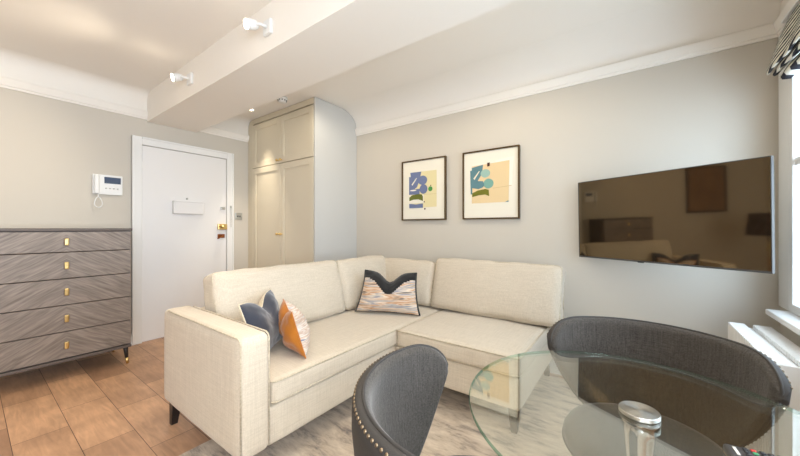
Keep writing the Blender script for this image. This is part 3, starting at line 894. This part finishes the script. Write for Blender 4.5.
# ------------------------------------------------------------------ Roman blind
t = thing('roman_blind', 'black and cream hatched roman blind gathered up over the window', 'blind', (.65, 1.75, 2.0))
b = NB()
def fold(y0, y1, prof):
    nseg = 30
    rows = []
    for i in range(nseg + 1):
        y = y0 + (y1 - y0) * i / nseg
        wob = .004 * sin(i * 1.3)
        rows.append([b.verts.new((p[0] - .014 + (wob if 0 < k < len(prof) - 1 else 0), y, p[1])) for k, p in enumerate(prof)])
    for r0, r1 in zip(rows, rows[1:]):
        for k in range(len(prof)):
            f = b.faces.new((r0[k], r0[(k + 1) % len(prof)], r1[(k + 1) % len(prof)], r1[k])); f.smooth = True
    b.faces.new(rows[0]); b.faces.new(rows[-1])
fold(.90, 2.60, [(.697, 2.27), (.68, 2.275), (.655, 2.20), (.628, 2.10), (.605, 2.02), (.608, 2.008), (.618, 2.01), (.64, 2.05), (.665, 2.10), (.697, 2.16)])
obj('blind_cloth', b, M['blind'], t, True)
b = NB()
fold(.90, 2.597, [(.697, 2.15), (.67, 2.10), (.645, 2.048), (.628, 2.005), (.635, 1.995), (.648, 2.0), (.67, 2.03), (.697, 2.06)])
obj('lower_fold', b, M['blind'], t, True)
b = NB()
fold(.90, 2.594, [(.697, 2.05), (.675, 2.025), (.655, 1.99), (.652, 1.975), (.665, 1.968), (.697, 1.965)])
obj('lower_fold', b, M['blind'], t, True)
obj('headrail', bx(NB(), .650, .684, .90, 2.6, 2.272, 2.284), M['white'], t, True)

# ------------------------------------------------------------------ ceiling lights
def downlight(x, y, label):
    t = thing('downlight', label, 'ceiling light', (x, y, ZC - .012), group='recessed downlights past the beam')
    b = NB(); lathe(b, [(.030, ZC - .001), (.045, ZC - .001), (.046, ZC - .006), (.040, ZC - .010), (.031, ZC - .008), (.030, ZC - .001)], x, y, 28)
    obj('trim_ring', b, M['plastic'], t, True)
    b = NB(); lathe(b, [(0, ZC - .004), (.030, ZC - .004), (.030, ZC - .001), (0, ZC - .001)], x, y, 28)
    obj('lens', b, M['down_lens'], t, True)
    return t
DL = [(-3.60, 1.975), (-2.24, 1.93), (-.84, 1.925)]
lab = ['round recessed downlight in the ceiling in front of the wardrobe', 'round recessed downlight peeping over the beam, second from the wardrobe',
       'round recessed downlight over the beam edge above the two pictures']
for (x, y), l in zip(DL, lab): downlight(x, y, l)

def spot(x, label, dirv=(-.02, -.86, -.34), hx=-.055, hy=-.085, hz=.002):
    y = 1.11; z = 2.40
    t = thing('spotlight', label, 'spotlight', (x, y, z), group='white spotlights on the beam')
    b = NB(); bx(b, x - .04, x + .04, y - .022, y, z - .045, z + .045, .006, 2); obj('mounting_plate', b, M['plastic'], t, True)
    b = NB(); tube(b, [(x, y - .02, z), (x - .01, y - .055, z + .004), (x + hx * .8, y + hy * .88, z + hz)], .009, 10); obj('arm', b, M['plastic'], t, True)
    dirv = Vector(dirv).normalized()
    q = dirv.to_track_quat('Z', 'Y').to_matrix().to_4x4()
    hc = Vector((x + hx, y + hy, z + hz))
    M4 = Matrix.Translation(hc) @ q
    b = NB(); lathe(b, [(0, -.045), (.018, -.042), (.028, -.025), (.031, 0), (.031, .035), (.028, .035), (.026, .030)], n=28, M4=M4); obj('lamp_head', b, M['plastic'], t, True)
    b = NB(); lathe(b, [(0, .028), (.026, .028), (.026, .031), (0, .034)], n=28, M4=M4); obj('lens', b, M['spot_lens'], t, True)
    return hc + dirv * .045, dirv
SP = [spot(-2.95, 'white adjustable spotlight on the ceiling beam, nearer the door'),
      spot(-1.806, 'white adjustable spotlight on the ceiling beam, above the sofa arm'),
      spot(-.66, 'white adjustable spotlight on the beam, second nearest the window', (.15, -.45, -.8), -.0, -.07, -.02),
      spot(.48, 'white adjustable spotlight on the beam nearest the window', (-.25, -.35, -.85), 0, -.07, -.02)]

b = NB(); lathe(b, [(0, ZC - .001), (.058, ZC - .001), (.058, ZC - .014), (.054, ZC - .020), (.044, ZC - .022), (.042, ZC - .042), (.034, ZC - .050), (0, ZC - .052)], -3.02, 2.005, 32)
t = thing('smoke_alarm', 'round white smoke alarm on the ceiling in front of the wardrobe top', 'smoke alarm', (-3.02, 2.005, ZC - .052))
obj('alarm_body', b, M['plastic'], t, True)
b = NB()
for k in range(10):
    a = 2 * pi * k / 10; cx_, cy_ = -3.02 + .0425 * cos(a), 2.005 + .0425 * sin(a)
    bx(b, cx_ - .004, cx_ + .004, cy_ - .004, cy_ + .004, ZC - .036, ZC - .024)
obj('vent_slots', b, M['black'], t, True)

# ------------------------------------------------------------------ table
TX, TY, TZ, TR = .0145, .994, .705, .416
t = thing('dining_table', 'round clear glass table on a chrome column', 'table', (TX, TY, 0))
b = NB()
lathe(b, [(0, TZ - .010), (TR - .003, TZ - .010), (TR, TZ - .0075), (TR, TZ - .0025), (TR - .002, TZ), (0, TZ)], n=128)
for f in b.faces:
    c = f.calc_center_median()
    f.material_index = 1 if math.hypot(c.x, c.y) > TR - .0035 else 0
    f.smooth = False
obj('glass_top', b, [M['glass_table'], M['glass_edge']], t)
b = NB(); lathe(b, [(0, TZ + .0005), (.041, TZ + .0005), (.0425, TZ + .002), (.0425, TZ + .0095), (.0415, TZ + .011), (0, TZ + .011)], n=64)
obj('top_cap', b, M['disc'], t, smooth=False)
b = NB(); lathe(b, [(0, TZ - .011), (.040, TZ - .011), (.040, TZ - .017), (.037, TZ - .020), (.032, TZ - .05), (.026, TZ - .12), (.024, TZ - .25), (.024, .10), (.028, .06), (.04, .035), (0, .035)], n=48)
obj('column', b, M['chrome'], t, smooth=True)
b = NB(); lathe(b, [(0, .0095), (.235, .0095), (.24, .012), (.24, .018), (.22, .024), (.06, .034), (0, .035)], n=72)
obj('base_plate', b, M['chrome'], t, smooth=True)

# ------------------------------------------------------------------ chairs
def make_chair(label):
    """tub chair, local: centre of the back arc at the origin, back towards +y, faces -y"""
    t = thing('dining_chair', label, 'chair', (0, 0, 0), 0, 'charcoal chairs round the glass table')
    RR = .325
    def rad(z): return .292 + .033 * min(1, max(0, (z - .42) / .3))
    PM = 75
    def zt(ph):
        a = abs(ph)
        return .79 if a < 48 else .69 + .10 * math.sqrt(max(0, 1 - ((a - 48) / (PM - 48)) ** 2.2))
    def zb(ph):
        a = abs(ph)
        return .40 + (0 if a < 31 else .288 * ((a - 31) / (PM - 31)) ** 2.0)
    def P(ph, v, off):
        z = zb(ph) + (zt(ph) - zb(ph)) * v
        r = rad(z) + off
        return Vector((r * sin(R(ph)), r * cos(R(ph)), z))
    nphi, nv = 60, 22
    phs = [PM * sin(pi / 2 * (2 * i / nphi - 1)) * .999 for i in range(nphi + 1)]
    vs = [.5 - .5 * cos(pi * j / nv) for j in range(nv + 1)]
    b = NB(); G = {}
    T = .044; rr = .024
    for s in (-1, 1):
        for i, ph in enumerate(phs):
            for j, v in enumerate(vs):
                ht = zt(ph) - zb(ph)
                dd = min(v, 1 - v) * ht; dd = min(dd, (PM - abs(ph)) * .0055 + .0)
                q = min(1, dd / rr); th = T / 2 * math.sqrt(max(0, 1 - (1 - q) ** 2))
                if j in (0, nv) or i in (0, nphi):
                    if s > 0: G[(s, i, j)] = G[(-1, i, j)]; continue
                    th = 0
                G[(s, i, j)] = b.verts.new(P(ph, v, s * th))
        for i in range(nphi):
            for j in range(nv):
                q = [G[(s, i, j)], G[(s, i + 1, j)], G[(s, i + 1, j + 1)], G[(s, i, j + 1)]]
                try: f = b.faces.new(q); f.smooth = True; f.material_index = 0 if s < 0 else 1
                except Exception: pass
    back = obj('backrest', b, [M['chair'], M['chairrim']], t)
    # outline for the welt and the nailheads (just outside the rim, on the outer face)
    outl = []
    N = 90
    for k in range(N + 1):
        ph = -PM + 2 * PM * k / N; outl.append((ph, 1))
    for k in range(1, N):
        ph = PM - 2 * PM * k / N; outl.append((ph, 0))
    w = NB()
    pts = []
    for (ph, v) in outl:
        p = P(ph * .995, v, -.004 ); pts.append(p)
    tube(w, pts, .0042, 6, closed=True)
    obj('welt', w, M['chairrim'], back)
    # nailheads: dome studs along the outer shoulder of the rim
    path = []
    for k in range(401):
        ph = -PM * .985 + 2 * PM * .985 * k / 400
        z = zt(ph) - .008; r = rad(z) + .0165
        path.append(Vector((r * sin(R(ph)), r * cos(R(ph)), z)))
    low = []
    for sgn in (-1, 1):
        q = []
        for k in range(120):
            ph = sgn * (PM * .985 - (PM * .985 - 33) * k / 119)
            z = min(zb(ph) + .010, zt(ph) - .01); r = rad(z) + .0165
            q.append(Vector((r * sin(R(ph)), r * cos(R(ph)), z)))
        low.append(q)
    dome = NB(); lathe(dome, [(.0040, -.001), (.0038, .0007), (.0026, .0022), (0, .0028)], n=10)
    me = None; cnt = 0
    for pth, step in ((path, .0145), (low[0], .0165), (low[1], .0165)):
        acc = 0; last = pth[0]
        for p in pth[1:]:
            acc += (p - last).length; last = p
            if acc >= step:
                acc = 0
                nrm = Vector((p.x, p.y, 0)).normalized()
                if me is None:
                    o = obj('nailhead', dome, M['stud'], back); me = o.data
                else:
                    o = bpy.data.objects.new('nailhead', me); COL.objects.link(o); o.parent = back
                o.location = p; o.rotation_euler = (nrm + Vector((0, 0, .25))).to_track_quat('Z', 'Y').to_euler()
                cnt += 1
    # seat
    b = NB(); n = 48; rings = []
    prof = [(0, .388), (.19, .388), (.226, .395), (.240, .415), (.240, .438), (.228, .458), (.196, .468), (.12, .473), (0, .475)]
    lathe(b, prof, 0, .04, n=56)
    seat = obj('seat', b, M['chair'], t)
    w = NB(); tube(w, [(.2405 * cos(2 * pi * k / 60), .04 + .2405 * sin(2 * pi * k / 60), .412) for k in range(60)], .004, 6, closed=True)
    obj('piping', w, M['chairrim'], seat)
    b = NB(); bx(b, -.15, .15, -.15, .16, .36, .388, .004); obj('seat_frame', b, M['dark'], t)
    for sx, sy in ((-1, -1), (1, -1), (-1, 1), (1, 1)):
        b = NB(); tube(b, [(sx * .145, .005 + sy * .145, .365), (sx * .175, .005 + sy * .175, .009)], [.019, .011], 12)
        obj('leg', b, M['dark'], t)
    return t
ch = make_chair('charcoal tub chair with nailhead trim at lower left, seen from its left side')
def to_room(xc, yc): return (.8079 * xc - .5894 * yc, .5894 * xc + .8079 * yc)
x, y = to_room(.234, .768)
fx, fy = to_room(1, -.035)
ch.location = (x, y, 0); ch.rotation_euler = (0, 0, math.atan2(-fy, -fx) - pi / 2)
c2 = copy_tree(ch)
c2['label'] = 'charcoal tub chair with nailhead trim behind the glass table, by the radiator'
x, y = to_room(.792, 1.04); fx, fy = to_room(-.67, -.74)
c2.location = (x, y, 0); c2.rotation_euler = (0, 0, math.atan2(-fy, -fx) - pi / 2)

# ------------------------------------------------------------------ remote control on the glass
ax = Vector(to_room(.87, -.49) + (0,)).normalized(); ra = math.atan2(ax.y, ax.x)
rx, ry = to_room(.668, .660)
t = thing('remote_control', 'dark remote control with coloured buttons lying on the glass table', 'remote control', (rx, ry, TZ + .0006), ra)
b = NB(); bx(b, 0, .17, -.046, 0, .004, .021, .006, 4); bx(b, .001, .169, -.045, -.001, 0.0, .010, .004, 3, mat=1)
obj('case', b, [M['remote'], M['remoteside']], t)
obj('badge', bx(NB(), .012, .017, -.036, -.010, .0208, .0216), M['label'], t)
for i in range(11):
    for j in range(4):
        c = 'btn'
        if i == 1: c = ['btn', 'btngreen', 'btn', 'btnred'][j] if False else ['btn', 'btn', 'btngreen', 'btnred'][j]
        x0 = .027 + i * .0125; y0 = -.0415 + j * .0098
        obj('button', bx(NB(), x0, x0 + .008, y0, y0 + .0068, .0205, .0235, .0012, 2), M[c], t)

# ------------------------------------------------------------------ rug
b = NB(); bx(b, -1.87, .42, -.9, 2.72, .0005, .009, .003)
tag(obj('rug', b, M['rug'], loc=(-.9, .7, 0)), 'large distressed grey-beige rug under the sofa and table', 'rug')

# ------------------------------------------------------------------ seen only as reflections in the television
t = thing('framed_poster', 'framed poster on the door-side wall, seen reflected in the television', 'picture', (XL, -1.2, 1.2))
b = NB(); y0, y1, z0, z1 = -1.53, -.86, 1.2, 2.03
bx(b, XL + .002, XL + .03, y0, y0 + .03, z0, z1); bx(b, XL + .002, XL + .03, y1 - .03, y1, z0, z1)
bx(b, XL + .002, XL + .03, y0 + .03, y1 - .03, z0, z0 + .03); bx(b, XL + .002, XL + .03, y0 + .03, y1 - .03, z1 - .03, z1)
obj('frame', b, M['shade'], t, True)
obj('print', bx(NB(), XL + .002, XL + .02, y0 + .03, y1 - .03, z0 + .03, z1 - .03), plain('poster_print', srgb(150, 118, 88), .7, var=.5, vscale=4), t, True)
t = thing('floor_lamp', 'dark shaded floor lamp on a brass stem, seen reflected in the television', 'lamp', (-3.18, -1.38, 0))
b = NB(); lathe(b, [(0, 0), (.14, 0), (.14, .015), (.02, .03), (0, .03)], n=32); obj('base', b, M['brass'], t)
b = NB(); tube(b, [(0, 0, .02), (0, 0, 1.05)], .012, 12); obj('stem', b, M['brass'], t)
b = NB(); lathe(b, [(.25, .82), (.21, 1.16), (.207, 1.16), (.247, .82), (.25, .82)], n=40); obj('lamp_shade', b, M['shade'], t)
b = NB(); tube(b, [(0, 0, 1.05), (0, .0, 1.12), (.2, 0, 1.13)], .005, 6); tube(b, [(0, 0, 1.12), (-.2, 0, 1.13)], .005, 6); obj('shade_carrier', b, M['brass'], t)

# ------------------------------------------------------------------ lights
def lamp(kind, name, loc, energy, col, dirv=None, **kw):
    l = bpy.data.lights.new(name, kind); l.energy = energy; l.color = col
    for k, v in kw.items(): setattr(l, k, v)
    o = bpy.data.objects.new(name, l); COL.objects.link(o); o.location = loc
    if dirv is not None: o.rotation_euler = Vector(dirv).to_track_quat('-Z', 'Y').to_euler()
    return o
WARM = (1, .87, .68)
for (x, y) in DL:
    lamp('SPOT', 'downlight_beam', (x, y, ZC - .02), 70 if x < -3 else (11 if x < -2 else 17), WARM, (0, 0, -1), spot_size=R(56 if x < -3 else 168), spot_blend=1 if x < -3 else .5, shadow_soft_size=.03)
for i, (p, dv) in enumerate(SP):
    if i < 2: lamp('POINT', 'spotlight_glow', p, .3, WARM, shadow_soft_size=.03)
    if i < 2: lamp('SPOT', 'spotlight_beam', p, 56, WARM, (dv.x, dv.y, -.75), spot_size=R(140), spot_blend=1, shadow_soft_size=.03)
    else: lamp('SPOT', 'spotlight_beam', p, 30, WARM, dv, spot_size=R(125), spot_blend=.8, shadow_soft_size=.02)
for w, pw, dz, dcol in ((W1, 28, -.3, (.56, .78, 1)), (WFILL, 95, 0, (.80, .89, 1))):  # second panel is added fill light behind the unseen window
    yc = (w[0] + w[1]) / 2
    lamp('AREA', 'daylight_and_fill', (XR + .33, yc, (WZ0 + WZ1) / 2), pw, dcol, (-1, 0, dz), shape='RECTANGLE', size=WZ1 - WZ0, size_y=w[1] - w[0])

wd = bpy.data.worlds.new('sky'); scene.world = wd; wd.use_nodes = True
bg = wd.node_tree.nodes['Background']; bg.inputs['Color'].default_value = (.78, .88, 1, 1); bg.inputs['Strength'].default_value = 1.95

# ------------------------------------------------------------------ camera
cam = bpy.data.cameras.new('camera'); co = bpy.data.objects.new('camera', cam); COL.objects.link(co)
co.location = (0, 0, H)
co.rotation_euler = (pi / 2, 0, math.atan2(.5894, .8079))
cam.sensor_width = 36; cam.lens = 318 / 800 * 36; cam.clip_start = .02
scene.camera = co
scene.view_settings.view_transform = 'Standard'
scene.view_settings.look = 'None'
scene.view_settings.gamma = 1
scene.view_settings.use_curve_mapping = False
scene.view_settings.exposure = 0.40
